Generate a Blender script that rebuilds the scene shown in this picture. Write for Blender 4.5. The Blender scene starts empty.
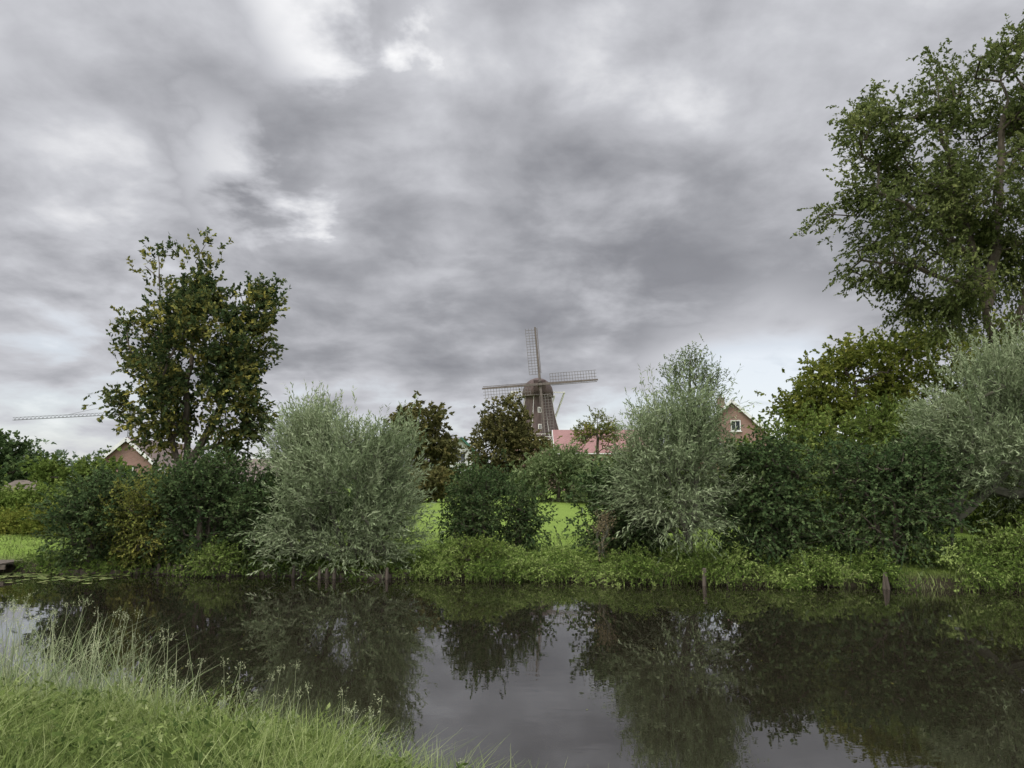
import bpy, math, numpy as np
from math import radians, sin, cos, pi
scene = bpy.context.scene
scene.view_settings.view_transform = 'Standard'
scene.view_settings.look = 'None'
scene.view_settings.exposure = 0
COL = scene.collection

# ------------------------------------------------------------------ helpers
def nrm(v):
    return v / np.maximum(np.linalg.norm(v, axis=-1, keepdims=True), 1e-9)

class MB:
    def __init__(s):
        s.V=[]; s.F=[]; s.M=[]; s.T=[]; s.n=0
    def add(s, V, F, mat=0, tone=None):
        V=np.asarray(V,dtype=np.float32).reshape(-1,3); F=np.asarray(F,dtype=np.int64).reshape(-1,4)
        s.V.append(V); s.F.append(F+s.n); s.M.append(np.full(len(F),mat,dtype=np.int32))
        if tone is None: tone=np.full(len(V),.5)
        s.T.append(np.asarray(tone,dtype=np.float32)); s.n+=len(V)
    def build(s, name, mats, parent=None, smooth=False):
        V=np.concatenate(s.V); F=np.concatenate(s.F).astype(np.int32); M=np.concatenate(s.M); T=np.concatenate(s.T)
        me=bpy.data.meshes.new(name)
        me.vertices.add(len(V)); me.vertices.foreach_set('co',V.ravel())
        me.loops.add(F.size); me.loops.foreach_set('vertex_index',F.ravel())
        me.polygons.add(len(F)); me.polygons.foreach_set('loop_start',np.arange(0,F.size,4,dtype=np.int32))
        me.polygons.foreach_set('material_index',M)
        me.polygons.foreach_set('use_smooth',np.full(len(F),smooth))
        at=me.attributes.new('tone','FLOAT','POINT'); at.data.foreach_set('value',T)
        for m in mats: me.materials.append(m)
        me.update(calc_edges=True)
        ob=bpy.data.objects.new(name,me); COL.objects.link(ob)
        if parent: ob.parent=parent
        return ob
    def box(s, c, size, mat=0, R=None, tone=.5):
        x,y,z=[a/2 for a in size]
        P=np.array([[-x,-y,-z],[x,-y,-z],[x,y,-z],[-x,y,-z],[-x,-y,z],[x,-y,z],[x,y,z],[-x,y,z]])
        if R is not None: P=P@np.asarray(R).T
        s.add(P+np.array(c),[[3,2,1,0],[4,5,6,7],[0,1,5,4],[1,2,6,5],[2,3,7,6],[3,0,4,7]],mat,np.full(8,tone))
    def bar(s, a, b, w, mat=0, w2=None, tone=.5):
        s.tubes(np.array([a],float),np.array([b],float),np.array([w/2]),np.array([(w2 or w)/2]),4,mat,tone)
    def tubes(s, A, B, ra, rb, sides=5, mat=0, tone=.5):
        A=np.asarray(A,float);B=np.asarray(B,float)
        d=nrm(B-A); ref=np.where(np.abs(d[:,2:3])>.9,np.array([[1.,0,0]]),np.array([[0,0,1.]]))
        u=nrm(np.cross(d,ref)); v=np.cross(d,u)
        th=np.arange(sides)*2*pi/sides+pi/4
        ring=u[:,None,:]*np.cos(th)[None,:,None]+v[:,None,:]*np.sin(th)[None,:,None]
        VA=A[:,None,:]+ring*np.asarray(ra)[:,None,None]; VB=B[:,None,:]+ring*np.asarray(rb)[:,None,None]
        V=np.concatenate([VA,VB],axis=1); n=len(A)
        i=np.arange(sides); j=(i+1)%sides
        f=np.stack([i,j,j+sides,i+sides],axis=1)
        F=f[None]+(np.arange(n)*2*sides)[:,None,None]
        s.add(V.reshape(-1,3),F.reshape(-1,4),mat,np.full(n*2*sides,tone))

def rotz(a):
    return np.array([[cos(a),-sin(a),0],[sin(a),cos(a),0],[0,0,1]])

# ------------------------------------------------------------------ materials
def mat_new(name):
    m=bpy.data.materials.new(name); m.use_nodes=True
    nt=m.node_tree; nt.nodes.clear(); return m,nt
def N(nt,t,**k):
    n=nt.nodes.new(t)
    for a,b in k.items(): setattr(n,a,b)
    return n
def ramp(nt,fac,stops):
    r=N(nt,'ShaderNodeValToRGB'); e=r.color_ramp.elements
    while len(e)<len(stops): e.new(.5)
    for i,(p,c) in enumerate(stops):
        e[i].position=p; e[i].color=(*c,1)
    nt.links.new(fac,r.inputs[0]); return r.outputs[0]
def leaf_mat(name, dark, mid, light, trans=.25, rough=.55):
    m,nt=mat_new(name)
    a=N(nt,'ShaderNodeAttribute',attribute_name='tone')
    c=ramp(nt,a.outputs['Fac'],[(.05,dark),(.5,mid),(.95,light)])
    p=N(nt,'ShaderNodeBsdfDiffuse'); nt.links.new(c,p.inputs['Color'])
    t=N(nt,'ShaderNodeBsdfTranslucent'); nt.links.new(c,t.inputs['Color'])
    mx=N(nt,'ShaderNodeMixShader'); mx.inputs[0].default_value=trans
    nt.links.new(p.outputs[0],mx.inputs[1]); nt.links.new(t.outputs[0],mx.inputs[2])
    o=N(nt,'ShaderNodeOutputMaterial'); nt.links.new(mx.outputs[0],o.inputs[0]); return m
def plain_mat(name, c1, c2, scale=3., rough=.8, bump=.3, stretch=(1,1,1), spec=.3):
    m,nt=mat_new(name)
    tc=N(nt,'ShaderNodeTexCoord'); mp=N(nt,'ShaderNodeMapping'); mp.inputs['Scale'].default_value=stretch
    nt.links.new(tc.outputs['Object'],mp.inputs[0])
    no=N(nt,'ShaderNodeTexNoise'); no.inputs['Scale'].default_value=scale; no.inputs['Detail'].default_value=4
    nt.links.new(mp.outputs[0],no.inputs['Vector'])
    c=ramp(nt,no.outputs[0],[(.3,c1),(.7,c2)])
    p=N(nt,'ShaderNodeBsdfPrincipled'); p.inputs['Roughness'].default_value=rough
    p.inputs['Specular IOR Level'].default_value=spec
    nt.links.new(c,p.inputs['Base Color'])
    if bump>0:
        b=N(nt,'ShaderNodeBump'); b.inputs['Strength'].default_value=bump; b.inputs['Distance'].default_value=.03
        nt.links.new(no.outputs[0],b.inputs['Height']); nt.links.new(b.outputs[0],p.inputs['Normal'])
    o=N(nt,'ShaderNodeOutputMaterial'); nt.links.new(p.outputs[0],o.inputs[0]); return m
def brick_mat(name, c1, c2, mortar, scale=1., bw=.22, rh=.065, rough=.85):
    m,nt=mat_new(name)
    tc=N(nt,'ShaderNodeTexCoord'); sp=N(nt,'ShaderNodeSeparateXYZ'); nt.links.new(tc.outputs['Object'],sp.inputs[0])
    ad=N(nt,'ShaderNodeMath',operation='ADD'); nt.links.new(sp.outputs[0],ad.inputs[0]); nt.links.new(sp.outputs[1],ad.inputs[1])
    cb=N(nt,'ShaderNodeCombineXYZ'); nt.links.new(ad.outputs[0],cb.inputs[0]); nt.links.new(sp.outputs[2],cb.inputs[1])
    br=N(nt,'ShaderNodeTexBrick'); br.inputs['Color1'].default_value=(*c1,1); br.inputs['Color2'].default_value=(*c2,1)
    br.inputs['Mortar'].default_value=(*mortar,1); br.inputs['Scale'].default_value=scale
    br.inputs['Brick Width'].default_value=bw; br.inputs['Row Height'].default_value=rh; br.inputs['Mortar Size'].default_value=.008
    nt.links.new(cb.outputs[0],br.inputs['Vector'])
    p=N(nt,'ShaderNodeBsdfPrincipled'); p.inputs['Roughness'].default_value=rough
    nt.links.new(br.outputs[0],p.inputs['Base Color'])
    o=N(nt,'ShaderNodeOutputMaterial'); nt.links.new(p.outputs[0],o.inputs[0]); return m

M_BARK=plain_mat('bark',(.045,.036,.025),(.11,.09,.065),8,.9,.0,(1,1,.3))
M_BARKG=plain_mat('bark_grey',(.06,.06,.04),(.12,.115,.08),8,.9,.0,(1,1,.3))
L_WILLOW=leaf_mat('willow_leaf',(.095,.13,.058),(.19,.235,.12),(.33,.37,.22),.25)
L_DARK=leaf_mat('dark_leaf',(.024,.042,.017),(.052,.082,.030),(.11,.145,.055),.2)
L_MID=leaf_mat('mid_leaf',(.05,.075,.015),(.11,.155,.034),(.20,.24,.065),.3)
L_OLIVE=leaf_mat('olive_leaf',(.055,.07,.012),(.13,.15,.035),(.24,.23,.055),.3)
L_POPLAR=leaf_mat('poplar_leaf',(.026,.044,.017),(.066,.09,.034),(.28,.25,.06),.25)
L_OAK=leaf_mat('oak_leaf',(.05,.065,.022),(.105,.132,.042),(.20,.22,.075),.35)
L_YELLOW=leaf_mat('linden_leaf',(.06,.08,.014),(.13,.155,.03),(.23,.23,.05),.35)
L_BRIGHT=leaf_mat('nettle_leaf',(.05,.085,.018),(.135,.195,.042),(.26,.32,.10),.3)
L_GREY=leaf_mat('grey_leaf',(.07,.10,.035),(.13,.17,.07),(.21,.25,.12),.25)
L_RUST=leaf_mat('rust_leaf',(.045,.045,.018),(.09,.09,.033),(.17,.145,.055),.25)
L_DRY=leaf_mat('dry_leaf',(.14,.11,.06),(.25,.20,.11),(.36,.29,.17),.2)
L_GRASS=leaf_mat('grass_blade',(.055,.085,.024),(.145,.19,.052),(.31,.345,.15),.33,.5)
L_REED=leaf_mat('tall_grass_blade',(.12,.16,.07),(.22,.27,.13),(.38,.40,.24),.33,.5)

# ------------------------------------------------------------------ foliage
def leaves(mb, rng, P, D, L, W, tone, mat, upb=.8):
    n=len(P)
    s=rng.uniform(.65,1.25,(n,1))
    S=nrm(np.cross(D, np.array([0,0,1.])*upb+rng.normal(0,1,(n,3))*.8))
    a=P; c=P+D*L*s; mid=P+D*L*s*.45
    b=mid+S*W*.5*s; d=mid-S*W*.5*s
    V=np.stack([a,b,c,d],axis=1).reshape(-1,3)
    F=np.arange(4*n).reshape(-1,4)
    mb.add(V,F,mat,np.repeat(np.clip(tone,0,1),4))

def shoots(mb, rng, C, O, ctone, k, m, clr, slen, L, W, up=.4, outw=.8, spread=.6, droop=.2, lspread=.6, leafdrop=.2, twig=.004, mat=1, zmin=.1):
    n=len(C)
    S0=np.repeat(C,k,axis=0)+rng.normal(0,1,(n*k,3))*clr*np.array([1,1,.75])
    D=nrm(np.repeat(O,k,axis=0)*outw+np.array([0,0,up])+rng.normal(0,1,(n*k,3))*spread)
    ln=slen*rng.uniform(.5,1.35,(n*k,1))
    tn=np.repeat(ctone,k)+rng.normal(0,.07,n*k)
    t=np.tile((np.arange(m)+.3)/m,n*k)[:,None]
    S=np.repeat(S0,m,axis=0); DD=np.repeat(D,m,axis=0); LL=np.repeat(ln,m,axis=0)
    P=S+DD*LL*t; P[:,2:3]-=droop*LL*t*t
    LD=DD.copy(); LD[:,2:3]-=2*droop*t
    LD=nrm(LD+rng.normal(0,1,LD.shape)*lspread+np.array([0,0,-leafdrop]))
    T=np.repeat(tn,m)+rng.normal(0,.13,n*k*m)
    ok=P[:,2]>zmin
    leaves(mb,rng,P[ok],LD[ok],L,W,T[ok],mat)
    if twig>0:
        E2=S0+D*ln; E2[:,2:3]-=droop*ln
        r=np.full(len(S0),twig)
        mb.tubes(S0,E2,r,r*.3,3,0)

def sample_blobs(rng, blobs, n, gap, shell, zmin):
    B=np.array(blobs,float); vol=(B[:,3]*B[:,4]*B[:,5])**.8; pr=vol/vol.sum()
    W=rng.normal(0,1,(4,3)); W=nrm(W)*rng.uniform(1.3,3.2,(4,1)); ph=rng.uniform(0,6.28,4)
    out=[]; tot=0
    while tot<n:
        q=n*2; idx=rng.choice(len(B),q,p=pr)
        d=nrm(rng.normal(0,1,(q,3))); r=(shell+(1-shell)*rng.uniform(0,1,(q,1)))**(1/3)
        p=B[idx,:3]+d*r*B[idx,3:]*rng.uniform(.9,1.08,(q,1))
        g=np.sin(p@W.T+ph).sum(axis=1)
        p=p[(g>gap)&(p[:,2]>zmin)]
        out.append(p); tot+=len(p)
        if len(out)>30: break
    return np.concatenate(out)[:n]

def skeleton(mb, rng, stems, C, rtip, step=.45, power=.5):
    pos=[];par=[]
    for st in stems:
        st=np.array(st,float); prev=-1
        for a,b in zip(st[:-1],st[1:]):
            m=max(1,int(np.linalg.norm(b-a)/step))
            for i in range(m):
                p=a+(b-a)*i/m
                if i>0: p=p+rng.normal(0,.035,3)
                pos.append(p);par.append(prev);prev=len(pos)-1
        pos.append(st[-1]);par.append(prev)
    T=np.array(pos)
    dist=np.array([np.min(np.linalg.norm(T-c,axis=1)) for c in C])
    cap=len(pos)+len(C)*25
    A=np.zeros((cap,3)); A[:len(pos)]=T; cnt=len(pos)
    ends=[]
    for ci in np.argsort(dist):
        c=C[ci]; v=c-A[:cnt]; d=np.linalg.norm(v,axis=1)
        pen=np.maximum(0,(.35*d-v[:,2]))*.9
        j=int(np.argmin(d+pen)); dd=d[j]; m=max(1,min(20,int(dd/step)))
        a=A[j].copy(); prev=j; bow=rng.normal(0,.10,3)*dd; bow[2]-=.06*dd
        for i in range(1,m+1):
            t=i/m; p=a+(c-a)*t+bow*4*t*(1-t)*.5
            if i<m: p=p+rng.normal(0,.03*min(dd,1.5),3)
            if cnt>=cap: break
            A[cnt]=p; par.append(prev); prev=cnt; cnt+=1
        ends.append(prev)
    w=np.zeros(cnt)
    for e in ends: w[e]+=1
    par=np.array(par)
    for i in range(cnt-1,-1,-1):
        w[i]=max(w[i],.6)
        if par[i]>=0: w[par[i]]+=w[i]
    r=rtip*w**power
    i=np.where(par>=0)[0]
    mb.tubes(A[par[i]],A[i],np.minimum(r[par[i]],r[i]*1.35),r[i],6,0)

def plant(name, blobs, leaf, stems, n=100, k=10, m=10, clr=.3, slen=.5, L=.1, W=.05, rtip=.012,
          gap=-9, shell=.25, seed=1, bark=None, zmin=.15, step=.45, tonejit=.15, power=.5, wisps=0, **kw):
    rng=np.random.default_rng(seed); mb=MB()
    C=sample_blobs(rng,blobs,n,gap,shell,zmin)
    skeleton(mb,rng,stems,C,rtip,step,power)
    B=np.array(blobs,float); w=B[:,3]*B[:,4]*B[:,5]
    cen=(B[:,:3]*w[:,None]).sum(0)/w.sum(); cen[2]-=.25*B[:,5].max()
    O=nrm(C-cen)
    tn=.5+rng.normal(0,tonejit,len(C))
    shoots(mb,rng,C,O,tn,k,m,clr,slen,L,W,zmin=zmin*.4,**kw)
    if wisps:
        wt=np.clip(O[:,2]+.1,0,1)**1.5*rng.uniform(0,1,len(C)); ii=np.argsort(-wt)[:wisps]
        k2=dict(kw); k2.update(up=1.2,spread=.28,droop=.1)
        shoots(mb,rng,C[ii],O[ii],tn[ii]+.05,5,22,clr,slen*1.75,L,W,zmin=zmin*.4,**k2)
    return mb.build(name,[bark or M_BARK,leaf])

def stems_for(rng,x,y,z0,h,n,sp):
    o=[]
    for i in range(n):
        a=rng.uniform(0,6.28); q=rng.uniform(.3,1)*sp
        o.append([(x+cos(a)*.15,y+sin(a)*.15,z0),(x+cos(a)*q*.6,y+sin(a)*q*.6,z0+h*.5),(x+cos(a)*q,y+sin(a)*q,z0+h)])
    return o

def bush(name,x,y,rx,ry,z0,z1,leaf,seed,n=90,k=14,m=12,L=.1,W=.06,extra=(),**kw):
    rng=np.random.default_rng(seed+500)
    h=z1-z0; rx*=.86; ry*=.86
    bl=[(x,y,z0+h*.42,rx,ry,h*.42),(x+rng.uniform(-.2,.2)*rx,y,z0+h*.68,rx*.72,ry*.7,h*.25)]
    for i in range(4):
        a=rng.uniform(0,6.28)
        bl.append((x+cos(a)*rx*.6,y+sin(a)*ry*.6,z0+h*rng.uniform(.25,.72),rx*.5,ry*.5,h*.2))
    bl+=list(extra)
    return plant(name,bl,leaf,stems_for(rng,x,y,min(z0,.4)-.1,h*.6,4,rx*.5),n=n,k=k,m=m,L=L,W=W,seed=seed,zmin=max(.15,z0),**kw)

# ------------------------------------------------------------------ terrain
def far_edge(X):
    return np.interp(X,[-80,-20,-8,-3,5,13,40,90],[22,21.9,21.2,20.3,19.1,18.1,17,17])+.16*np.sin(X*1.7)+.10*np.sin(X*4.3+1)
def near_edge(X):
    return np.interp(X,[-80,-8,-5.5,-1.8,-.9,-.3,.3,1,3,8,80],[11,9.0,8.2,6.75,6.2,5.65,5.0,4.3,3.0,2.2,2])+.08*np.sin(X*3.1)
def ground_z(X,Y):
    df=Y-far_edge(X); zf=np.interp(df,[-1.5,-.25,.05,.5,2.6,8,38,60,200],[-.9,-.35,.15,.3,.55,.75,1.45,1.5,1.0])
    dn=near_edge(X)-Y; zn=np.interp(dn,[-1.5,-.5,.15,1.0,3,6],[-.9,-.5,.1,.42,.85,.9])
    z=np.maximum(zf,zn)
    return z+np.where(z>0,.02*np.sin(X*2.3+Y*1.1)+.02*np.sin(Y*2.9-X),0)

xs=np.concatenate([-np.geomspace(3500,31,26),np.arange(-30,30.01,.3),np.geomspace(31,3500,26)])
ys=np.concatenate([-np.geomspace(600,4,12),np.arange(-3,30,.22),np.geomspace(30.5,3500,45)])
X,Y=np.meshgrid(xs,ys); Z=ground_z(X,Y)
nx,ny=len(xs),len(ys)
i=np.arange(ny-1)[:,None]*nx+np.arange(nx-1)[None,:]
F=np.stack([i,i+1,i+nx+1,i+nx],axis=-1).reshape(-1,4)
m_ground,nt=mat_new('ground_grass')
geo=N(nt,'ShaderNodeNewGeometry'); sp=N(nt,'ShaderNodeSeparateXYZ'); nt.links.new(geo.outputs['Position'],sp.inputs[0])
n1=N(nt,'ShaderNodeTexNoise'); n1.inputs['Scale'].default_value=.35; n1.inputs['Detail'].default_value=8; n1.inputs['Roughness'].default_value=.65
n2=N(nt,'ShaderNodeTexNoise'); n2.inputs['Scale'].default_value=14; n2.inputs['Detail'].default_value=6
nt.links.new(geo.outputs['Position'],n1.inputs['Vector']); nt.links.new(geo.outputs['Position'],n2.inputs['Vector'])
c1=ramp(nt,n1.outputs[0],[(.3,(.12,.18,.03)),(.7,(.18,.25,.055))])
c2=ramp(nt,n2.outputs[0],[(.3,(.55,.55,.5)),(.7,(1.1,1.1,1.0))])
mu=N(nt,'ShaderNodeMix',data_type='RGBA',blend_type='MULTIPLY'); mu.inputs[0].default_value=1
nt.links.new(c1,mu.inputs[6]); nt.links.new(c2,mu.inputs[7])
mr=N(nt,'ShaderNodeMapRange'); mr.inputs[1].default_value=.2; mr.inputs[2].default_value=.4
nt.links.new(sp.outputs[2],mr.inputs[0])
mx=N(nt,'ShaderNodeMix',data_type='RGBA'); mx.inputs[6].default_value=(.035,.03,.018,1)
nt.links.new(mr.outputs[0],mx.inputs[0]); nt.links.new(mu.outputs[2],mx.inputs[7])
p=N(nt,'ShaderNodeBsdfPrincipled'); p.inputs['Roughness'].default_value=.9; p.inputs['Specular IOR Level'].default_value=.1
nt.links.new(mx.outputs[2],p.inputs['Base Color'])
b=N(nt,'ShaderNodeBump'); b.inputs['Strength'].default_value=.6; b.inputs['Distance'].default_value=.05
nt.links.new(n2.outputs[0],b.inputs['Height']); nt.links.new(b.outputs[0],p.inputs['Normal'])
o=N(nt,'ShaderNodeOutputMaterial'); nt.links.new(p.outputs[0],o.inputs[0])
mb=MB(); mb.add(np.stack([X,Y,Z],-1).reshape(-1,3),F); mb.build('ground',[m_ground],smooth=True)

# ------------------------------------------------------------------ water
m_water,nt=mat_new('canal_water')
geo=N(nt,'ShaderNodeNewGeometry'); mp=N(nt,'ShaderNodeMapping'); mp.inputs['Scale'].default_value=(1.0,1.8,1)
nt.links.new(geo.outputs['Position'],mp.inputs[0])
n1=N(nt,'ShaderNodeTexNoise'); n1.inputs['Scale'].default_value=2.2; n1.inputs['Detail'].default_value=3; n1.inputs['Roughness'].default_value=.5; n1.inputs['Distortion'].default_value=.4
nt.links.new(mp.outputs[0],n1.inputs['Vector'])
n2=N(nt,'ShaderNodeTexNoise'); n2.inputs['Scale'].default_value=.16; n2.inputs['Detail'].default_value=3
nt.links.new(geo.outputs['Position'],n2.inputs['Vector'])
mr=N(nt,'ShaderNodeMapRange'); mr.inputs[1].default_value=.42; mr.inputs[2].default_value=.65; mr.inputs[3].default_value=.05; mr.inputs[4].default_value=.26
nt.links.new(n2.outputs[0],mr.inputs[0])
p=N(nt,'ShaderNodeBsdfPrincipled'); p.inputs['Base Color'].default_value=(.011,.009,.006,1)
p.inputs['Roughness'].default_value=.0; p.inputs['IOR'].default_value=2.0
b=N(nt,'ShaderNodeBump'); b.inputs['Distance'].default_value=.006
nt.links.new(mr.outputs[0],b.inputs['Strength'])
nt.links.new(n1.outputs[0],b.inputs['Height']); nt.links.new(b.outputs[0],p.inputs['Normal'])
o=N(nt,'ShaderNodeOutputMaterial'); nt.links.new(p.outputs[0],o.inputs[0])
mb=MB(); mb.add([(-400,-30,0),(400,-30,0),(400,60,0),(-400,60,0)],[[0,1,2,3]]); mb.build('water',[m_water])

# ------------------------------------------------------------------ trees on the far bank
plant('poplar_tree',[(-10.7,25,7.1,1.9,1.9,2.1),(-12.2,25,9.5,.6,.7,1.4),(-10.4,25,9.7,.6,.7,1.1),(-9.1,25.2,8.5,.75,.8,1.0),
   (-12.6,25,7.3,.6,.8,1.1),(-11.9,24.8,5.0,1.2,1.3,1.5),(-9.4,25,5.2,1.3,1.3,1.8),(-8.4,25,7.2,.4,.5,.4)],L_POPLAR,
   [[(-11,25,.5),(-10.9,25,3),(-11.0,25,6),(-10.7,25,9.5)],[(-10.9,25,2.5),(-11.8,25,5),(-12.2,25,10)],[(-10.9,25,2.8),(-9.8,25,5),(-9.2,25,8.6)]],
   n=330,k=11,m=12,clr=.24,slen=.42,L=.14,W=.09,rtip=.011,gap=-.6,seed=3,up=.7,tonejit=.18)
plant('oak_tree',[(14.7,25,16.2,1.8,1.7,1.3),(17.6,25,16.4,1.8,2,1.7),(12.8,25,14.7,1.1,1.1,1.0),(15.1,25,14.0,2.2,2.1,1.6),(11.7,25,12.8,1.1,1.1,.8),
   (10.9,25,11.8,.6,.6,.5),(13.6,25,11.8,2.0,2,1.3),(17.4,25,12.6,2.2,2.2,2.2),(12.8,25,10.1,1.4,1.4,.9),(15.0,25,9.6,2,2,1.3),(11.4,25,8.9,.6,.6,.5),
   (20.3,25.5,13.5,3,3,3.6),(18.5,25,9.5,2.2,2,1.5),(16.0,26.5,12.5,2.5,1.5,3.5),(14.6,25.5,8.3,1.3,1.2,.8),(17.3,24.5,8.0,1.4,1,.9)],L_OAK,
   [[(17.1,25,.5),(16.8,25,5),(16.2,25,9),(15.7,25,12),(15.2,25,15),(15.2,25,17)],
    [(16.3,25,8.5),(17.2,25.3,12),(17.6,25,16.5)],[(16.6,25,6.5),(18.5,25.5,10),(20.3,25.5,14)],
    [(16.0,25,10.2),(13.8,25,12.2),(11.8,25,12.9)],[(16.3,25,8.8),(13.8,24.8,9.9),(12,24.8,10.1)]],
   n=840,k=11,m=12,clr=.28,slen=.45,L=.13,W=.074,rtip=.012,gap=-.1,seed=11,step=.5,up=.1,droop=.3,tonejit=.13,power=.47)
plant('linden_tree',[(15.4,33,6.0,2.7,2.4,2.5),(13.6,32.5,5.4,1.5,1.5,1.5),(16.8,33,7.6,1.8,2,1.8),(14.1,33,6.8,1.2,1.2,1.3),(18.8,33,7,2.2,2,2.6),(21.8,33,7,2.4,2,3)],L_YELLOW,
   [[(15.4,33,.5),(15.4,33,3),(15.3,33,7)],[(15.4,33,2.5),(18.5,33,5),(21,33,7.5)]],n=330,k=13,m=12,clr=.38,slen=.45,L=.16,W=.11,seed=21,gap=-1.6,up=.2)
# willows
WK=dict(L=.14,W=.031,up=.75,outw=.75,spread=.38,droop=.15,lspread=.45,leafdrop=.1,twig=.003,bark=M_BARKG)
def willow(name,blobs,stems,seed,n=170,k=20,m=13,slen=.7,clr=.26,**kw):
    d=dict(WK); d.update(kw)
    return plant(name,blobs,L_WILLOW,stems,n=n,k=k,m=m,slen=slen,clr=clr,seed=seed,**d)
willow('willow_tree',[(-4.65,21.3,2.1,1.5,1.5,1.5),(-4.15,21.3,3.7,.8,1.0,1.2),(-5.7,21.2,3.3,.55,.6,.8),(-3.4,21.1,2.9,.45,.6,.9),(-5.3,20.7,1.3,1.1,.9,.8),(-3.8,20.7,1.2,.9,.8,.8)],
   [[(-4.6,21.4,.2),(-4.5,21.4,1.4),(-4.2,21.5,4)],[(-4.7,21.3,.3),(-5.4,21.3,3.2)],[(-4.4,21.3,.3),(-3.4,21.3,3)],[(-4.9,21,.2),(-5.6,20.9,1.6)],[(-4.2,21,.2),(-3.2,20.9,1.6)]],31,n=205,shell=.4,wisps=36,gap=-1.5)
willow('willow_tree',[(4.35,20.1,3.0,.95,.9,1.0),(3.75,20.1,3.8,.4,.5,.6),(4.95,20.1,3.8,.45,.5,.7),(4.4,20,1.9,.95,.9,.8),(5.35,20.1,2.8,.4,.5,.7),(3.45,20.1,2.6,.4,.5,.6)],
   [[(4.7,20,.1),(4.7,20.1,1.2),(4.4,20.2,3.6)],[(4.7,20,.9),(3.8,20.2,3.8)],[(4.7,20,1.2),(5.1,20.2,3.8)]],32,n=130,k=18,slen=.85,droop=.3,wisps=30,gap=-1.3)
willow('willow_tree',[(12.9,20.5,4.0,1.5,1.4,1.6),(13.6,20.5,5.0,1.1,1.1,1.0),(12.1,20.4,3.1,.9,1.0,1.2),(14.6,20.5,3.4,1.7,1.4,1.8)],
   [[(11.9,20.6,.3),(12.0,20.6,1.9),(12.6,20.5,3.6)],[(11.95,20.6,1.7),(13.5,20.5,4.6)],[(12,20.6,1.5),(14.2,20.5,3.3)]],33,n=210,shell=.4,wisps=26,gap=-2,rtip=.016)
willow('willow_tree',[(-6.6,24,3.4,.9,.9,1.4),(-6.2,24,4.2,.6,.6,.6)],[[(-6.6,24,.6),(-6.6,24,4)]],34,n=60,k=16,slen=.6,zmin=.7,wisps=10)
plant('birch_tree',[(7.15,30,6.1,1.0,.8,1.5),(7.4,30,7.2,.6,.6,.7),(6.7,30,5.2,.9,.8,.9),(7.8,30,6.5,.5,.6,.6),(6.6,30,6.6,.5,.5,.6)],L_GREY,[[(7.2,30,.6),(7.2,30,4),(7.3,30,7.6)]],
   n=110,k=8,m=10,clr=.22,slen=.45,L=.08,W=.042,gap=-.6,seed=44,up=.6,bark=M_BARKG,rtip=.01)
# bushes
bush('hazel_bush',9.9,19.9,1.65,1.2,.15,3.6,L_DARK,51,n=175,k=13,m=12,extra=[(9.0,20.2,2.9,.6,.7,.6),(10.8,20.2,2.9,.8,.8,.7)],droop=.35)
bush('elder_bush',12.2,23.6,1.6,1.3,.7,5.3,L_MID,52,n=140,L=.12,W=.07)
bush('ivy_bush',6.9,20.2,1.1,1.0,.2,3.9,L_DARK,53,n=135,L=.09,W=.07,extra=[(6.4,20.4,3.3,.45,.5,.4)],droop=.4)
bush('hawthorn_bush',9.7,25,1.7,1.3,.7,5.0,L_MID,54,n=120,L=.12,W=.07)
bush('alder_bush',3.08,21.7,1.05,1.0,.4,3.1,L_DARK,55,n=95,L=.1,W=.065)
bush('alder_bush',3.75,23.4,1.0,1.0,.6,3.4,L_MID,56,n=80,L=.1,W=.065)
bush('laurel_bush',-.95,22.1,.8,.8,.5,3.05,L_DARK,57,n=85,L=.09,W=.05,slen=.4)
bush('laurel_bush',.16,22.3,.5,.6,.5,2.5,L_DARK,58,n=42,L=.09,W=.05,slen=.4)
bush('hazel_bush',-7.0,21.6,.9,.9,.2,2.8,L_DARK,59,n=90)
bush('holly_bush',-8.8,21.6,1.15,1.0,.15,3.3,L_DARK,60,n=135,extra=[(-8.6,21.8,2.8,.5,.6,.5)])
bush('privet_bush',-10.5,21.9,1.0,1.0,.2,2.6,L_OLIVE,61,n=100,L=.08,W=.045)
bush('hazel_bush',-11.95,21.8,1.15,1.0,.1,2.8,L_DARK,62,n=140)
bush('fern_bush',-8.1,20.9,.65,.4,.05,.75,L_BRIGHT,63,n=60,k=10,m=10,L=.07,W=.035,clr=.12,slen=.3)
bush('fern_bush',7.35,18.95,.5,.4,.05,.7,L_BRIGHT,67,n=50,k=10,m=10,L=.07,W=.035,clr=.12,slen=.3)
bush('nettle_bush',-.9,20.4,.75,.5,.1,1.0,L_MID,68,n=60,k=10,m=10,L=.07,W=.04,clr=.14,slen=.3)
bush('nettle_bush',12.6,18.9,.9,.6,.1,1.35,L_BRIGHT,69,n=80,k=10,m=10,L=.08,W=.04,clr=.15,slen=.35)
bush('dry_shrub',2.4,20.35,.28,.25,.6,1.75,L_DRY,64,n=18,k=7,m=8,L=.06,W=.022,clr=.08,slen=.32,up=.9,bark=M_BARKG)
bush('dogwood_bush',8.4,22,.9,.8,.6,2.2,L_MID,65,n=50)
bush('elder_bush',14.6,21.0,1.5,1.0,.3,2.6,L_MID,66,n=110)

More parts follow.
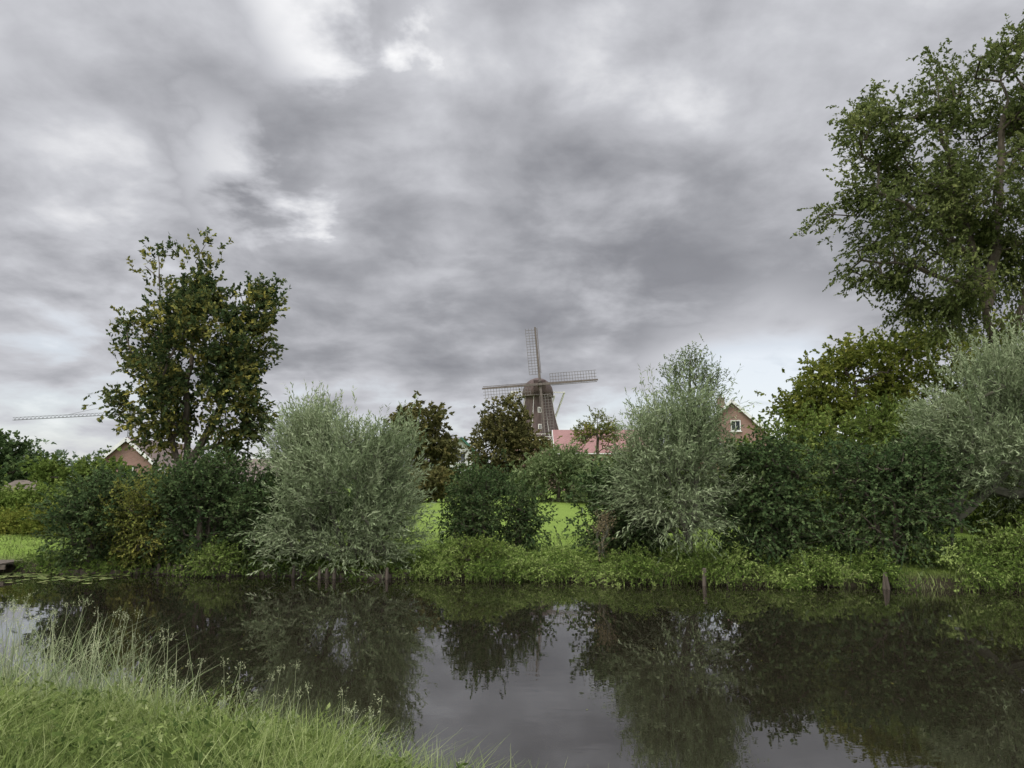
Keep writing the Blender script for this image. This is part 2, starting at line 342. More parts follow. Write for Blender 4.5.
# low bank vegetation
rng=np.random.default_rng(77); mb=MB()
def cover(x0,x1,n,d0,d1,h0,h1,k,m,slen,L,W,tone=.5):
    xx=rng.uniform(x0,x1,n); dd=d0+(d1-d0)*rng.uniform(0,1,n)**1.3; yy=far_edge(xx)+dd
    keep=(np.sin(xx*2.7+1.1)+np.sin(xx*5.9+.4)+.6*np.sin(xx*11))>-1.25+rng.normal(0,.3,n)
    xx,dd,yy=xx[keep],dd[keep],yy[keep]; n=len(xx)
    gz=np.maximum(ground_z(xx,yy),.03)
    prof=np.clip(.5+.35*np.sin(xx*1.9+1)*np.sin(xx*.73)+.3*np.sin(xx*4.1+2)+.15*np.sin(xx*9.7),.05,1.3)
    hh=(h0+(h1-h0)*prof)*rng.uniform(.05,1,n)*np.interp(dd,[d0,d0+.5,d1],[.8,1,.35])
    C=np.stack([xx,yy,gz+hh],1); O=np.tile(np.array([[0,-.6,.5]]),(n,1))
    tt=tone+.2*np.sin(xx*2.3+dd*2)*np.sin(xx*.9+2)
    shoots(mb,rng,C,O,tt+rng.normal(0,.2,n),k,m,.11,slen,L,W,up=.45,outw=.6,spread=.65,droop=.5,twig=.002,zmin=.015)
cover(-2.7,6.0,760,-.35,1.4,.1,.72,9,9,.26,.06,.03)
cover(5.6,9.4,270,-.35,1.3,.1,.8,9,9,.26,.065,.035,.45)
cover(10.2,17,470,-.35,1.8,.2,1.1,9,9,.32,.075,.035,.45)
cover(-14,-2.8,440,-.3,1.3,.0,.45,8,9,.28,.07,.03,.3)
mb.build('bank_nettle_foliage',[M_BARK,L_BRIGHT])

# grass fringe on far bank
def blades(mb,rng,P,h,w,lean,tone,mat=0,bend=1.6,seg=3):
    n=len(P); a=rng.uniform(0,6.28,n); Ld=np.stack([np.cos(a),np.sin(a),np.zeros(n)],1)
    b=a+pi/2+rng.normal(0,.5,n); Sd=np.stack([np.cos(b),np.sin(b),np.zeros(n)],1)
    rows=[]
    for s in range(seg+1):
        t=s/seg; off=Ld*(lean*h*t**bend)[:,None]; z=h*(t-.25*lean*t*t)
        c=P+off; c=c+np.stack([np.zeros(n),np.zeros(n),z],1)
        ww=(w*(1-t)**.7+.0006)[:,None]*.5
        rows.append(c-Sd*ww); rows.append(c+Sd*ww)
    V=np.stack(rows,1); q=2*(seg+1)
    f=np.array([[2*s,2*s+1,2*s+3,2*s+2] for s in range(seg)])
    F=f[None]+(np.arange(n)*q)[:,None,None]
    mb.add(V.reshape(-1,3),F.reshape(-1,4),mat,np.repeat(np.clip(tone,0,1),q))
mb=MB(); n=26000
xx=rng.uniform(-20,18,n); yy=far_edge(xx)+rng.uniform(-.05,7,n)**1.0; zz=ground_z(xx,yy)
blades(mb,rng,np.stack([xx,yy,zz],1),rng.uniform(.05,.22,n)*np.interp(yy-far_edge(xx),[0,1,3],[1.6,1,.6]),np.full(n,.02),rng.uniform(.2,.9,n),rng.uniform(.1,.8,n),seg=2)
n=1500; xx=rng.uniform(-3,17,n); yy=far_edge(xx)+rng.uniform(-.25,.3,n); zz=np.maximum(ground_z(xx,yy),-.05)
blades(mb,rng,np.stack([xx,yy,zz],1),rng.uniform(.3,.7,n)*(.6+.5*np.sin(xx*3)*np.sin(xx*1.3)),np.full(n,.02),rng.uniform(.3,1.2,n),rng.uniform(.3,1,n),seg=3)
mb.build('bank_grass',[L_GRASS])

# ------------------------------------------------------------------ near bank grass
mb=MB(); rng=np.random.default_rng(5)
def near_pts(n,x0,x1,dmin,dmax):
    xx=rng.uniform(x0,x1,n); yy=near_edge(xx)-rng.uniform(dmin,dmax,n)
    return np.stack([xx,yy,ground_z(xx,yy)],1)
P=near_pts(100000,-9.5,2.2,-.12,4.0)
cl=.5+.5*np.sin(P[:,0]*2.7+1.3*np.sin(P[:,1]*2.1))*np.sin(P[:,1]*3.3+P[:,0])
cl2=.5+.5*np.sin(P[:,0]*6.1+2*np.sin(P[:,1]*4.1))*np.sin(P[:,1]*7.3+P[:,0]*2)
n=len(P)
blades(mb,rng,P,rng.uniform(.12,.5,n)*(.45+.6*cl+.5*cl2),rng.uniform(.004,.010,n),rng.uniform(.2,1.4,n),.10+.36*cl+.28*cl2+rng.normal(0,.2,n))
C=near_pts(1100,-9.5,1.6,-.1,3.6); C[:,2]+=rng.uniform(.05,.33,len(C))
shoots(mb,rng,C,np.tile(np.array([[0,0,1.]]),(len(C),1)),.35+rng.normal(0,.2,len(C)),5,8,.07,.18,.045,.022,up=.4,outw=.4,spread=.7,droop=.4,twig=.0015,mat=0,zmin=.02)
mb.build('near_bank_grass',[L_GRASS])
mb=MB()
def tall(n,x,sx,d,sd,h0,h1,w):
    xx=rng.normal(x,sx,n); yy=near_edge(xx)-np.abs(rng.normal(d,sd,n)); Q=np.stack([xx,yy,ground_z(xx,yy)],1)
    blades(mb,rng,Q,rng.uniform(h0,h1,n),np.full(n,w)*rng.uniform(.6,1.2,n),rng.uniform(.1,1.0,n),rng.uniform(.15,.95,n),bend=2.2,seg=5)
tall(420,-4.1,.45,.3,.35,.5,1.25,.013)
tall(550,-5.2,.7,.5,.5,.4,1.05,.012)
tall(300,-3.2,.6,.2,.4,.3,.8,.011)
tall(360,-1.9,.7,.1,.4,.25,.65,.010)
tall(300,-.7,.45,.1,.35,.2,.6,.010)
tall(24,.0,.25,.1,.15,.3,.65,.012)
n=120; xx=np.concatenate([rng.normal(-4.6,.9,90),rng.normal(-2.2,.8,30)]); yy=near_edge(xx)-np.abs(rng.normal(.4,.5,n)); zz=ground_z(xx,yy)
B0=np.stack([xx,yy,zz],1); H=rng.uniform(.7,1.25,n)*np.where(xx>-3,.7,1); lean=rng.normal(0,.16,(n,2))
TOP=B0+np.stack([lean[:,0]*H,lean[:,1]*H,H],1); MIDP=B0+(TOP-B0)*.5-np.stack([lean[:,0]*H*.1,lean[:,1]*H*.1,0*H],1)
mb.tubes(B0,MIDP,np.full(n,.003),np.full(n,.0025),3,0,.7); mb.tubes(MIDP,TOP,np.full(n,.0025),np.full(n,.0015),3,0,.8)
Dn=nrm(TOP-MIDP)
shoots(mb,rng,TOP-Dn*.06,Dn,np.full(n,.85),8,4,.022,.07,.02,.006,up=.3,outw=1,spread=.3,droop=.2,twig=0,mat=0,zmin=.02)
mb.build('tall_grass',[L_REED])

# ------------------------------------------------------------------ revetment, posts, jetty, lily pads
M_WOOD=plain_mat('weathered_wood',(.05,.04,.03),(.13,.105,.08),6,.9,.5,(1,1,.25))
mb=MB(); rng=np.random.default_rng(9)
x=-12.5
while x<-2.6:
    y=float(far_edge(np.array(x)))-.12
    y2=float(far_edge(np.array(x+.2)))-.12
    mb.box((x,y+.04,-.05),(.19,.035,.34+rng.uniform(-.03,.03)),0,rotz(math.atan2(y2-y,.2)))
    if rng.uniform()<.28: mb.tubes([(x,y-.05,-.4)],[(x+rng.normal(0,.02),y-.05,.2+rng.uniform(0,.12))],[.05],[.045],7)
    x+=.2
mb.build('wooden_revetment',[M_WOOD])
for (px,py,h,r,t) in [(4.72,18.85,.42,.05,.03),(5.35,18.8,.32,.045,-.05),(8.85,18.3,.38,.05,.1),(9.05,18.25,.3,.04,-.12),(-3.3,20.05,.3,.04,.02),(-5.9,20.5,.32,.04,.04)]:
    mb=MB(); mb.tubes([(px,py,-.5)],[(px+t,py,h)],[r*1.1],[r],9); mb.tubes([(px+t,py,h)],[(px+t,py,h+.012)],[r],[.002],9); mb.build('mooring_post',[M_WOOD])
mb=MB()
for i in range(12): mb.box((-17+i*.26,21.4,.30),(.24,1.1,.04),tone=.5)
for i in range(4):
    for yy_ in (20.95,21.9): mb.tubes([(-16.9+i*.9,yy_,-.6)],[(-16.9+i*.9,yy_,.27)],[.06],[.06],8)
mb.box((-15.5,20.92,.22),(3.2,.05,.12))
mb.build('wooden_jetty',[M_WOOD])
L_PAD=leaf_mat('lily_pad_leaf',(.06,.09,.03),(.12,.15,.05),(.2,.2,.09),.05,.4)
mb=MB()
for i in range(260):
    cx=rng.uniform(-17.5,-10.5); cy=float(far_edge(np.array(cx)))-.25-abs(rng.normal(0,.7)); r=rng.uniform(.05,.12); a0=rng.uniform(0,6.28)
    z=.006+i*.00002
    q=5
    for s in range(q):
        a=a0+s*1.16; b=a+.58; c=a+1.16
        mb.add([(cx,cy,z),(cx+r*cos(a),cy+r*sin(a),z),(cx+r*cos(b),cy+r*sin(b),z+.003),(cx+r*cos(c),cy+r*sin(c),z)],[[0,1,2,3]],0,np.full(4,rng.uniform(0,1)))
mb.build('lily_pads',[L_PAD])
mb=MB()
P=np.stack([rng.uniform(-8,12,160),rng.uniform(8,19,160),np.full(160,.005)],1)
a=rng.uniform(0,6.28,160); D=np.stack([np.cos(a),np.sin(a),0*a],1)
S=np.stack([-D[:,1],D[:,0],0*a],1); L_=rng.uniform(.02,.06,160)[:,None]
V=np.stack([P,P+D*L_*.5+S*L_*.22,P+D*L_,P+D*L_*.5-S*L_*.22],1)
mb.add(V.reshape(-1,3),np.arange(640).reshape(-1,4),0,np.repeat(rng.uniform(0,1,160),4))
mb.build('floating_leaves',[L_OLIVE])

# ------------------------------------------------------------------ background trees
plant('chestnut_tree',[(-7.4,60,6.6,2.1,2,2.4),(-6.5,60,5,1.8,2,2)],L_RUST,[[(-7.3,60,.6),(-7.3,60,6.5)]],n=110,k=10,m=10,clr=.4,slen=.5,L=.3,W=.2,seed=71,up=.2,twig=0)
plant('chestnut_tree',[(-1.0,70,5.6,2.9,2.4,3.0),(-.6,70,8.0,2.1,2,2.4),(.9,70,5.4,2.2,2,2.6)],L_RUST,[[(-.3,70,.6),(-.3,70,8)]],n=230,k=10,m=10,clr=.5,slen=.5,L=.27,W=.17,seed=72,up=.2,twig=0,gap=-2.2)
plant('ash_tree',[(8.6,75,8.3,1.6,1.4,1.5),(9.6,75,7,1.2,1.2,1.2),(7.4,75,7.5,1.1,1.1,1.0)],L_OLIVE,[[(8.6,75,.6),(8.6,75,5),(8.6,75,9)]],n=60,k=8,m=8,clr=.3,slen=.6,L=.22,W=.11,seed=73,gap=-.6,twig=.02,rtip=.02)
bush('osier_bush',3.0,50,2.6,2.2,1.3,4.8,L_GREY,74,n=150,k=10,m=10,L=.26,W=.09,clr=.4,slen=.6,twig=0)
bush('osier_bush',6.3,46,1.9,2,1.2,4.0,L_GREY,75,n=90,k=10,m=10,L=.26,W=.09,clr=.35,slen=.6,twig=0)
plant('maple_tree',[(-34.8,50,3.2,3.2,3,2.2),(-36,50,4.4,2.3,2,1.3),(-32.8,50,2.6,1.2,1.4,1.4)],L_DARK,[[(-35,50,.6),(-35,50,4)]],n=170,k=10,m=10,clr=.4,slen=.5,L=.26,W=.16,seed=76,twig=0)
plant('yew_tree',[(-24.6,40,2.4,1.0,1.0,1.1),(-22.2,41,2.5,1.3,1.2,1.3)],L_MID,[[(-24,40,.6),(-24,40,3)]],n=80,k=10,m=10,clr=.3,slen=.45,L=.2,W=.12,seed=77,twig=0)
def hedge(name,x0,x1,y0,y1,z0,z1,leaf,seed,n,k,m,L,W,clr=.25,slen=.35,wav=.25):
    rng=np.random.default_rng(seed); mb=MB()
    t=rng.uniform(0,1,n); xx=x0+(x1-x0)*t; yy=y0+(y1-y0)*t+rng.normal(0,.35,n)
    top=(z1-z0)*(1-wav+wav*np.sin(xx*.9+seed)*np.sin(xx*.37))
    zz=z0+top*rng.uniform(.02,1,n)**.8
    C=np.stack([xx,yy,zz],1)
    shoots(mb,rng,C,np.tile(np.array([[0,-.4,.6]]),(n,1)),.5+rng.normal(0,.16,n),k,m,clr,slen,L,W,twig=0,zmin=.5)
    for q in range(int(abs(x1-x0)/1.2)+1):
        f=q/max(1,int(abs(x1-x0)/1.2)); X0=x0+(x1-x0)*f; Y0=y0+(y1-y0)*f
        mb.bar((X0,Y0,z0-.3),(X0+rng.normal(0,.2),Y0,z0+(z1-z0)*.6),.09)
    return mb.build(name,[M_BARK,leaf])
hedge('beech_hedge',-21,-14.6,27.8,27.3,.7,1.5,L_YELLOW,81,260,11,10,.09,.06)
hedge('garden_hedge',-27,-13,38,35,.9,2.1,L_MID,82,330,10,10,.16,.1,.35,.4)
hedge('garden_hedge',-14.5,-5,29,29,.8,2.8,L_DARK,83,330,10,10,.14,.09,.35,.4)
hedge('garden_hedge',-13,2.2,63,66,1.4,3.4,L_DARK,84,400,10,10,.26,.15,.4,.5)
hedge('garden_hedge',-8.5,-4.4,50,50,1.4,3.0,L_RUST,85,110,10,10,.22,.13,.35,.4)
hedge('garden_hedge',6,14,50,46,1.2,3.6,L_MID,91,260,9,10,.26,.15,.45,.5)
hedge('garden_hedge',13,36,46,42,.9,4.6,L_MID,86,620,9,10,.26,.15,.6,.6)
hedge('garden_hedge',4.4,20,30,30,.8,2.7,L_DARK,87,420,10,10,.15,.1,.4,.4)
hedge('garden_hedge',16,27,27,24,.7,4.9,L_MID,88,450,10,10,.15,.1,.5,.4)
hedge('garden_hedge',-54,-37,56,58,.9,3.6,L_MID,89,300,9,10,.28,.17,.6,.6)
rng=np.random.default_rng(90); mb=MB()
n=2600; xx=rng.uniform(-330,330,n); yy=rng.uniform(200,300,n)
top=7+3.5*np.sin(xx*.06)*np.sin(xx*.021+1)+2*np.sin(xx*.17)
C=np.stack([xx,yy,1+top*rng.uniform(.05,1,n)],1)
shoots(mb,rng,C,np.tile(np.array([[0,-.3,.6]]),(n,1)),.5+rng.normal(0,.15,n),7,8,1.4,2.2,1.1,.7,twig=0)
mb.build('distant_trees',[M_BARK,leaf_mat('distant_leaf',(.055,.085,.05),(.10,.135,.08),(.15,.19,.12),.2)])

# ------------------------------------------------------------------ houses
M_BRICK=brick_mat('red_brick',(.20,.095,.072),(.255,.13,.098),(.24,.21,.18))
M_BRICKB=brick_mat('brown_brick',(.15,.075,.055),(.20,.10,.075),(.17,.145,.13))
M_TILE_R=brick_mat('red_roof_tile',(.165,.075,.065),(.205,.10,.088),(.10,.048,.043),1,.3,.28,.7)
M_TILE_B=brick_mat('brown_roof_tile',(.095,.07,.058),(.13,.09,.075),(.06,.045,.038),1,.3,.28,.7)
M_TILE_G=brick_mat('grey_roof_tile',(.11,.10,.105),(.15,.14,.145),(.07,.07,.07),1,.3,.28,.7)
M_WHITE=plain_mat('white_paint',(.55,.54,.51),(.66,.65,.62),2,.5,.0)
M_GREENP=plain_mat('green_paint',(.04,.12,.08),(.06,.16,.11),2,.5,.0)
M_GLASS,nt=mat_new('window_glass'); p=N(nt,'ShaderNodeBsdfPrincipled'); p.inputs['Base Color'].default_value=(.03,.035,.04,1); p.inputs['Roughness'].default_value=.05
o=N(nt,'ShaderNodeOutputMaterial'); nt.links.new(p.outputs[0],o.inputs[0])
def poly(name,V,F,mats,parent,MI=None):
    me=bpy.data.meshes.new(name); me.from_pydata([tuple(v) for v in V],[],F)
    for m in mats: me.materials.append(m)
    ob=bpy.data.objects.new(name,me); COL.objects.link(ob); ob.parent=parent; return ob
def house(name,x,y,z0,w,d,eave,ridge,rot,wall,roof,trim,wins=(),chim=True,dormer=False):
    e=bpy.data.objects.new(name,None); COL.objects.link(e); e.location=(x,y,z0); e.rotation_euler=(0,0,rot)
    hw,hd=w/2,d/2
    V=[(-hw,-hd,0),(hw,-hd,0),(hw,hd,0),(-hw,hd,0),(-hw,-hd,eave),(hw,-hd,eave),(hw,hd,eave),(-hw,hd,eave),(0,-hd,ridge),(0,hd,ridge)]
    poly('walls',V,[[0,1,5,8,4],[2,3,7,9,6],[1,2,6,5],[3,0,4,7]],[wall],e)
    sl=(ridge-eave)/hw; t=.16; ov=.4; od=.35
    for sg,nm in ((-1,'roof_left'),(1,'roof_right')):
        a=[(0,ridge+.03),(sg*(hw+ov),eave-ov*sl+.03),(sg*(hw+ov),eave-ov*sl+.03+t),(0,ridge+.03+t)]
        V=[(p_[0],yy_,p_[1]) for yy_ in (-hd-od,hd+od) for p_ in a]
        poly(nm,V,[[0,1,2,3],[7,6,5,4],[0,4,5,1],[1,5,6,2],[2,6,7,3],[3,7,4,0]],[roof],e)
        mb=MB()
        L0=math.hypot(hw+ov,(hw+ov)*sl); ang=math.atan(sl)*sg
        for yy_ in (-hd-od-.04,hd+od+.04):
            R=np.array([[cos(ang),0,sin(ang)],[0,1,0],[-sin(ang),0,cos(ang)]])
            mb.box((sg*(hw+ov)/2,yy_,ridge-(hw+ov)*sl/2+.06),(L0,.06,.24),0,R)
        mb.box((sg*(hw+ov+.08),0,eave-ov*sl+.05),(.14,d+2*od-.02,.14))
        mb.build('barge_board_'+nm,[trim],e)
    mb=MB()
    for (wx,wz,ww,wh) in wins:
        yy_=-hd
        mb.box((wx,yy_-.01,wz),(ww-.1,.03,wh-.1),1)
        for sx in (-1,1): mb.box((wx+sx*ww/2,yy_-.03,wz),(.08,.1,wh+.08),0)
        for sz in (-1,1): mb.box((wx,yy_-.03,wz+sz*wh/2),(ww-.09,.09,.08),0)
        mb.box((wx,yy_-.035,wz),(.05,.06,wh-.1),0); mb.box((wx,yy_-.08,wz-wh/2-.1),(ww+.25,.2,.07),0)
    if wins: mb.build('windows',[M_WHITE,M_GLASS],e)
    if chim:
        mb=MB(); mb.box((-.5,hd*.3,ridge+.15),(.7,.7,1.5),0); mb.box((-.5,hd*.3,ridge+.95),(.85,.85,.1),1); mb.tubes([(-.5,hd*.3,ridge+1.0)],[(-.5,hd*.3,ridge+1.35)],[.14],[.12],8,1)
        mb.build('chimney',[wall,M_TILE_B],e)
    if dormer:
        mb=MB(); sx=dormer; zc=eave+(ridge-eave)*.45
        mb.box((sx*hw*.62,0,zc),(hw*.7,d*.4,1.3),0); mb.box((sx*hw*.62,0,zc+.7),(hw*.7+.3,d*.4+.3,.12),2); mb.box((sx*(hw*.97),0,zc),(.04,d*.34,.9),1)
        mb.build('dormer',[M_GREENP,M_GLASS,M_WHITE],e)
    return e
house('brick_house',-29.3,62,.9,8.2,10,1.4,4.9,.0,M_BRICK,M_TILE_B,M_WHITE,[(0,2.4,1.0,1.0)],chim=False)
house('brick_house',-24.0,68,.9,7,12,1.8,3.6,pi/2,M_BRICKB,M_TILE_B,M_WHITE,[],chim=False)
house('green_house',-8.0,88,1.0,6.6,9,3.6,6.5,.5,M_WHITE,M_TILE_G,M_GREENP,[(-1.2,2,1.3,1.5),(1.2,2,1.3,1.5),(0,4.4,1.3,1.2)],dormer=1)
house('red_roof_house',13.2,112,1.0,8.5,13.5,6.0,9.3,pi/2,M_BRICK,M_TILE_R,M_WHITE,[])
house('brick_house',20.9,72,1.0,6.8,9,5.6,8.9,-.2,M_BRICK,M_TILE_B,M_WHITE,[(.3,6.7,.8,.9),(-1.5,4.4,1.3,1.4),(1.5,4.4,1.3,1.4)])
house('garden_shed',-25.5,43,1.0,3.0,5,1.0,1.5,pi/2,M_BRICKB,M_WOOD,M_WOOD,[],chim=False)

# ------------------------------------------------------------------ windmill
M_THATCH=plain_mat('thatch',(.055,.040,.036),(.10,.072,.063),1.2,.95,.8,(1,1,.2))
M_CREAM=plain_mat('cream_paint',(.55,.53,.48),(.70,.67,.61),2,.6,.0)
M_STOCK=plain_mat('sail_stock',(.085,.068,.06),(.13,.105,.09),2,.6,.0)
M_SAIL=plain_mat('sail_lattice',(.11,.095,.09),(.16,.14,.13),2,.7,.0)
wm=bpy.data.objects.new('windmill',None); COL.objects.link(wm); wm.location=(5.7,162,.8); wm.rotation_euler=(0,0,.06)
def ring(mb,prof,sides,mat,cx=0,cy=0,rot=0.,sy=1.):
    th=np.arange(sides)*2*pi/sides+rot
    V=[];F=[]
    for r,z in prof:
        for t in th: V.append((cx+r*cos(t),cy+r*sin(t)*sy,z))
    for q in range(len(prof)-1):
        for s in range(sides):
            a=q*sides+s; b_=q*sides+(s+1)%sides
            F.append([a,b_,b_+sides,a+sides])
    mb.add(V,F,mat)
GZ=10.6
mb=MB(); ring(mb,[(6.6,-.5),(6.3,4),(5.9,GZ-.4)],8,0,rot=pi/8); mb.build('brick_base',[M_BRICKB],wm)
mb=MB(); prof=[(5.9,GZ-.4),(5.25,11.3),(4.75,12.8),(4.15,14.9),(3.65,17),(3.25,19.5),(3.1,20.6)]
ring(mb,prof,8,0,rot=pi/8)
mb.build('thatched_tower',[M_THATCH],wm)
mb=MB()
for s in range(8):
    a=pi/8+s*pi/4
    for (r0,z0_),(r1,z1_) in zip(prof[:-1],prof[1:]):
        mb.bar(((r0+.02)*cos(a),(r0+.02)*sin(a),z0_),((r1+.02)*cos(a),(r1+.02)*sin(a),z1_),.12)
mb.build('corner_boards',[M_CREAM],wm)
mb=MB()
for (sx,sz,r_) in ((0,17.3,3.62),(0,13.6,4.5)):
    yy_=-r_*cos(pi/8)-.08
    mb.box((sx,yy_,sz),(.8,.12,1.2),0); mb.box((sx,yy_-.08,sz),(.5,.04,.85),1); mb.box((sx,yy_-.11,sz),(.07,.03,.85),0)
mb.build('windows',[M_CREAM,M_GLASS],wm)
mb=MB(); ring(mb,[(5.7,GZ),(7.4,GZ),(7.4,GZ+.2),(5.3,GZ+.2)],16,0)
for s in range(16):
    a=s*pi/8; mb.bar((7.3*cos(a),7.3*sin(a),GZ+.2),(7.3*cos(a),7.3*sin(a),GZ+1.3),.12); mb.bar((7.0*cos(a),7.0*sin(a),GZ),(6.0*cos(a),6.0*sin(a),GZ-2.5),.2)
    b_=a+pi/8
    for zz_ in (GZ+.75,GZ+1.3): mb.bar((7.3*cos(a),7.3*sin(a),zz_),(7.3*cos(b_),7.3*sin(b_),zz_),.1)
mb.build('gallery',[M_CREAM],wm)
mb=MB(); ring(mb,[(3.15,20.5),(3.4,20.8),(3.4,21.5),(3.15,22.5),(2.6,23.5),(1.7,24.2),(.7,24.6),(.05,24.7)],16,0,cy=.3,sy=1.25)
mb.build('cap',[M_THATCH],wm,smooth=True)
mb=MB(); ring(mb,[(3.1,20.35),(3.5,20.4),(3.5,20.65),(3.1,20.7)],16,0,cy=.3,sy=1.25)
mb.box((0,-3.85,22.3),(2.6,.25,2.6),1); mb.box((0,-4.02,22.3),(2.1,.1,2.1),1)
mb.build('cap_trim',[M_STOCK,M_THATCH],wm)
mb=MB()
mb.bar((-6.0,.8,21.6),(6.0,.8,21.6),.36); mb.bar((-4.2,3.6,21.2),(4.2,3.6,21.2),.3)
mb.bar((0,3.8,22),(0,9.5,10.9),.4)
for s in (-1,1):
    mb.bar((s*5.9,.8,21.6),(s*2.6,8.6,11.0),.42); mb.bar((s*4.1,3.6,21.2),(s*1.2,9.0,11.0),.3)
mb.build('tail_poles',[M_CREAM],wm)
mb=MB(); hub=np.array([0,-4.9,22.6])
mb.tubes([(0,-2.5,22.5)],[(0,-5.5,22.65)],[.55],[.5],10,0)
for s in range(4):
    th=radians(5)+s*pi/2
    u=np.array([-sin(th),0,cos(th)]); v=np.array([-cos(th),0,-sin(th)])
    off=np.array([0,-.25*(s%2),0])
    mb.bar(hub+off,hub+off+u*12.4,.74,0,.46)
    for t in np.arange(2.2,12.3,.6):
        mb.bar(hub+off+u*t-v*.25,hub+off+u*t+v*2.1,.11,1)
    for q in (.75,1.4,2.1): mb.bar(hub+off+u*2.2+v*q,hub+off+u*12.2+v*q,.11,1)
    mb.bar(hub+off+u*2.4-v*.4,hub+off+u*12.2-v*.4,.16,0)
mb.build('sails',[M_STOCK,M_SAIL],wm)

# ------------------------------------------------------------------ tower crane (far)
M_CRANE=plain_mat('crane_steel',(.10,.10,.11),(.15,.15,.16),.5,.6,.0)
mb=MB()
def truss(a,b,w,seg,th):
    a=np.array(a,float);b=np.array(b,float)
    d=nrm(b-a); up=np.array([0,0,1.]) if abs(d[2])<.8 else np.array([1.,0,0])
    s=nrm(np.cross(d,up)); t=np.cross(s,d)
    cs=[s*w/2-t*w/2,-s*w/2-t*w/2,t*w*.5]
    for c in cs: mb.bar(a+c,b+c,th)
    for i_ in range(seg):
        p0=a+(b-a)*i_/seg; p1=a+(b-a)*(i_+1)/seg
        for q in range(3): mb.bar(p0+cs[q],p1+cs[(q+1)%3],th*.7)
truss((-206,402,0),(-206,402,43),1.8,24,.35)
truss((-266,396,36.6),(-206,402,40.5),1.4,30,.24)
truss((-206,402,40.5),(-192,403,41.3),1.4,8,.24)
mb.bar((-206,402,43),(-206,402,47),.8); mb.bar((-206,402,47),(-240,399,38.8),.2); mb.bar((-206,402,47),(-193,403,41.5),.2)
mb.box((-194,403,39.5),(3,1.5,2.4)); mb.box((-204.6,401,39.4),(1.6,1.6,2.2))
mb.build('tower_crane',[M_CRANE])

# ------------------------------------------------------------------ sky
SE,SR=radians(48),radians(222)
w=bpy.data.worlds.new('World'); scene.world=w; w.use_nodes=True; nt=w.node_tree; nt.nodes.clear()
try: w.cycles.sampling_method='NONE'
except Exception as ex: print(ex)
def link(a,b): nt.links.new(a,b)
def mth(op,a,b=None,c=None,clamp=False):
    n=N(nt,'ShaderNodeMath',operation=op); n.use_clamp=clamp
    for i_,q in enumerate((a,b,c)):
        if q is None: continue
        if isinstance(q,(int,float)): n.inputs[i_].default_value=q
        else: link(q,n.inputs[i_])
    return n.outputs[0]
tc=N(nt,'ShaderNodeTexCoord'); D=tc.outputs['Generated']
sp=N(nt,'ShaderNodeSeparateXYZ'); link(D,sp.inputs[0])
zc=mth('MAXIMUM',sp.outputs[2],0.0); den=mth('ADD',zc,.24)
cb=N(nt,'ShaderNodeCombineXYZ'); link(mth('DIVIDE',sp.outputs[0],den),cb.inputs[0]); link(mth('DIVIDE',sp.outputs[1],den),cb.inputs[1])
def noise(vec,scale,detail,rough,dist,off=(0,0,0)):
    mp=N(nt,'ShaderNodeMapping'); mp.inputs['Location'].default_value=off; link(vec,mp.inputs[0])
    n=N(nt,'ShaderNodeTexNoise',noise_dimensions='2D'); n.inputs['Scale'].default_value=scale; n.inputs['Detail'].default_value=detail
    n.inputs['Roughness'].default_value=rough; n.inputs['Distortion'].default_value=dist; link(mp.outputs[0],n.inputs['Vector']); return n
A=noise(cb.outputs[0],1.15,2,.45,.0,(5.3,2.2,0)); B=noise(cb.outputs[0],3.6,6,.53,.12,(7,2,4))
a0=mth('SUBTRACT',A.outputs[0],.5); b0=mth('SUBTRACT',B.outputs[0],.5)
dens=mth('ADD',mth('ADD',mth('MULTIPLY',a0,.62),mth('MULTIPLY',b0,.74)),.50)
cw=N(nt,'ShaderNodeCombineXYZ'); link(mth('MULTIPLY',b0,.30),cw.inputs[0]); link(mth('MULTIPLY',a0,.2),cw.inputs[1]); link(mth('MULTIPLY',mth('SUBTRACT',a0,b0),.22),cw.inputs[2])
ad=N(nt,'ShaderNodeVectorMath',operation='ADD'); link(D,ad.inputs[0]); link(cw.outputs[0],ad.inputs[1])
nm=N(nt,'ShaderNodeVectorMath',operation='NORMALIZE'); link(ad.outputs[0],nm.inputs[0]); WD=nm.outputs[0]
def spot(az,el,rad,amp):
    az,el=radians(az),radians(el); d=(sin(az)*cos(el),cos(az)*cos(el),sin(el))
    dp=N(nt,'ShaderNodeVectorMath',operation='DOT_PRODUCT'); link(WD,dp.inputs[0]); dp.inputs[1].default_value=d
    mr=N(nt,'ShaderNodeMapRange'); mr.inputs[1].default_value=cos(radians(rad)); mr.inputs[2].default_value=1
    mr.inputs[3].default_value=0; mr.inputs[4].default_value=amp; link(dp.outputs['Value'],mr.inputs[0]); return mr.outputs[0]
for s_ in [(-16,33.5,6,-.32),(-21,22.5,4.5,-.24),(-34,17,9,-.12),(5,20,8,-.08),(21,6,10,-.22),
           (17,24,14,.06),(-12,13,13,.10),(6,12,13,.12),(-28,27,11,.04)]:
    dens=mth('ADD',dens,spot(*s_))
hz=N(nt,'ShaderNodeMapRange',interpolation_type='SMOOTHSTEP'); hz.inputs[1].default_value=.18; hz.inputs[2].default_value=.05; hz.inputs[3].default_value=0; hz.inputs[4].default_value=.24; link(sp.outputs[2],hz.inputs[0])
dens=mth('SUBTRACT',dens,hz.outputs[0])
zb=N(nt,'ShaderNodeMapRange'); zb.inputs[1].default_value=.6; zb.inputs[2].default_value=.95; zb.inputs[3].default_value=0; zb.inputs[4].default_value=4.8; link(sp.outputs[2],zb.inputs[0])
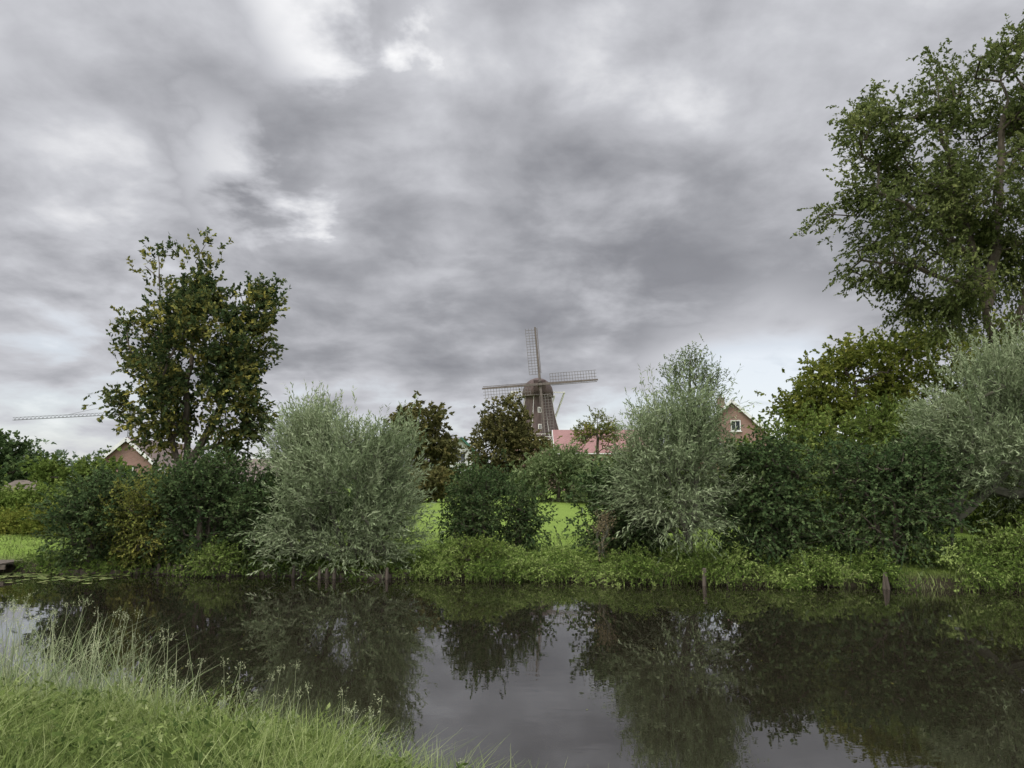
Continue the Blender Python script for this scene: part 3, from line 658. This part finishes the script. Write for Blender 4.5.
yb=N(nt,'ShaderNodeMapRange'); yb.inputs[1].default_value=.2; yb.inputs[2].default_value=-.5; yb.inputs[3].default_value=0; yb.inputs[4].default_value=2.2; link(sp.outputs[1],yb.inputs[0])
cl=ramp(nt,dens,[(.12,(8.6,8.6,8.7)),(.26,(6.6,6.65,6.9)),(.38,(4.95,5.02,5.35)),(.50,(3.95,4.0,4.3)),(.62,(3.05,3.1,3.36)),(.76,(2.3,2.34,2.58)),(.92,(1.8,1.84,2.04))])
zs=N(nt,'ShaderNodeVectorMath',operation='SCALE'); link(cl,zs.inputs[0]); link(mth('ADD',mth('ADD',zb.outputs[0],yb.outputs[0]),1.0),zs.inputs['Scale'])
sky=N(nt,'ShaderNodeTexSky',sky_type='NISHITA'); sky.sun_disc=False; sky.sun_elevation=SE; sky.sun_rotation=SR
gapf=N(nt,'ShaderNodeMapRange'); gapf.inputs[1].default_value=.40; gapf.inputs[2].default_value=.22; gapf.inputs[3].default_value=0; gapf.inputs[4].default_value=.35; link(dens,gapf.inputs[0])
lowf=N(nt,'ShaderNodeMapRange'); lowf.inputs[1].default_value=.3; lowf.inputs[2].default_value=.15; lowf.inputs[3].default_value=0; lowf.inputs[4].default_value=1; link(sp.outputs[2],lowf.inputs[0])
mx=N(nt,'ShaderNodeMix',data_type='RGBA'); link(mth('MULTIPLY',gapf.outputs[0],lowf.outputs[0]),mx.inputs[0]); link(zs.outputs[0],mx.inputs[6]); link(sky.outputs[0],mx.inputs[7])
bg=N(nt,'ShaderNodeBackground'); bg.inputs['Strength'].default_value=.118; link(mx.outputs[2],bg.inputs['Color'])
o=N(nt,'ShaderNodeOutputWorld'); link(bg.outputs[0],o.inputs[0])

sun=bpy.data.lights.new('sun','SUN'); sun.energy=1.5; sun.angle=radians(14); sun.color=(1,.95,.86)
so=bpy.data.objects.new('sun',sun); COL.objects.link(so); so.rotation_euler=(radians(42),0,radians(-42))

cam=bpy.data.cameras.new('camera'); cam.sensor_width=36; cam.lens=36*745/1024; cam.clip_end=8000
co=bpy.data.objects.new('camera',cam); COL.objects.link(co); co.location=(0,0,2.5); co.rotation_euler=(radians(97.6),0,0)
scene.camera=co
print('done')
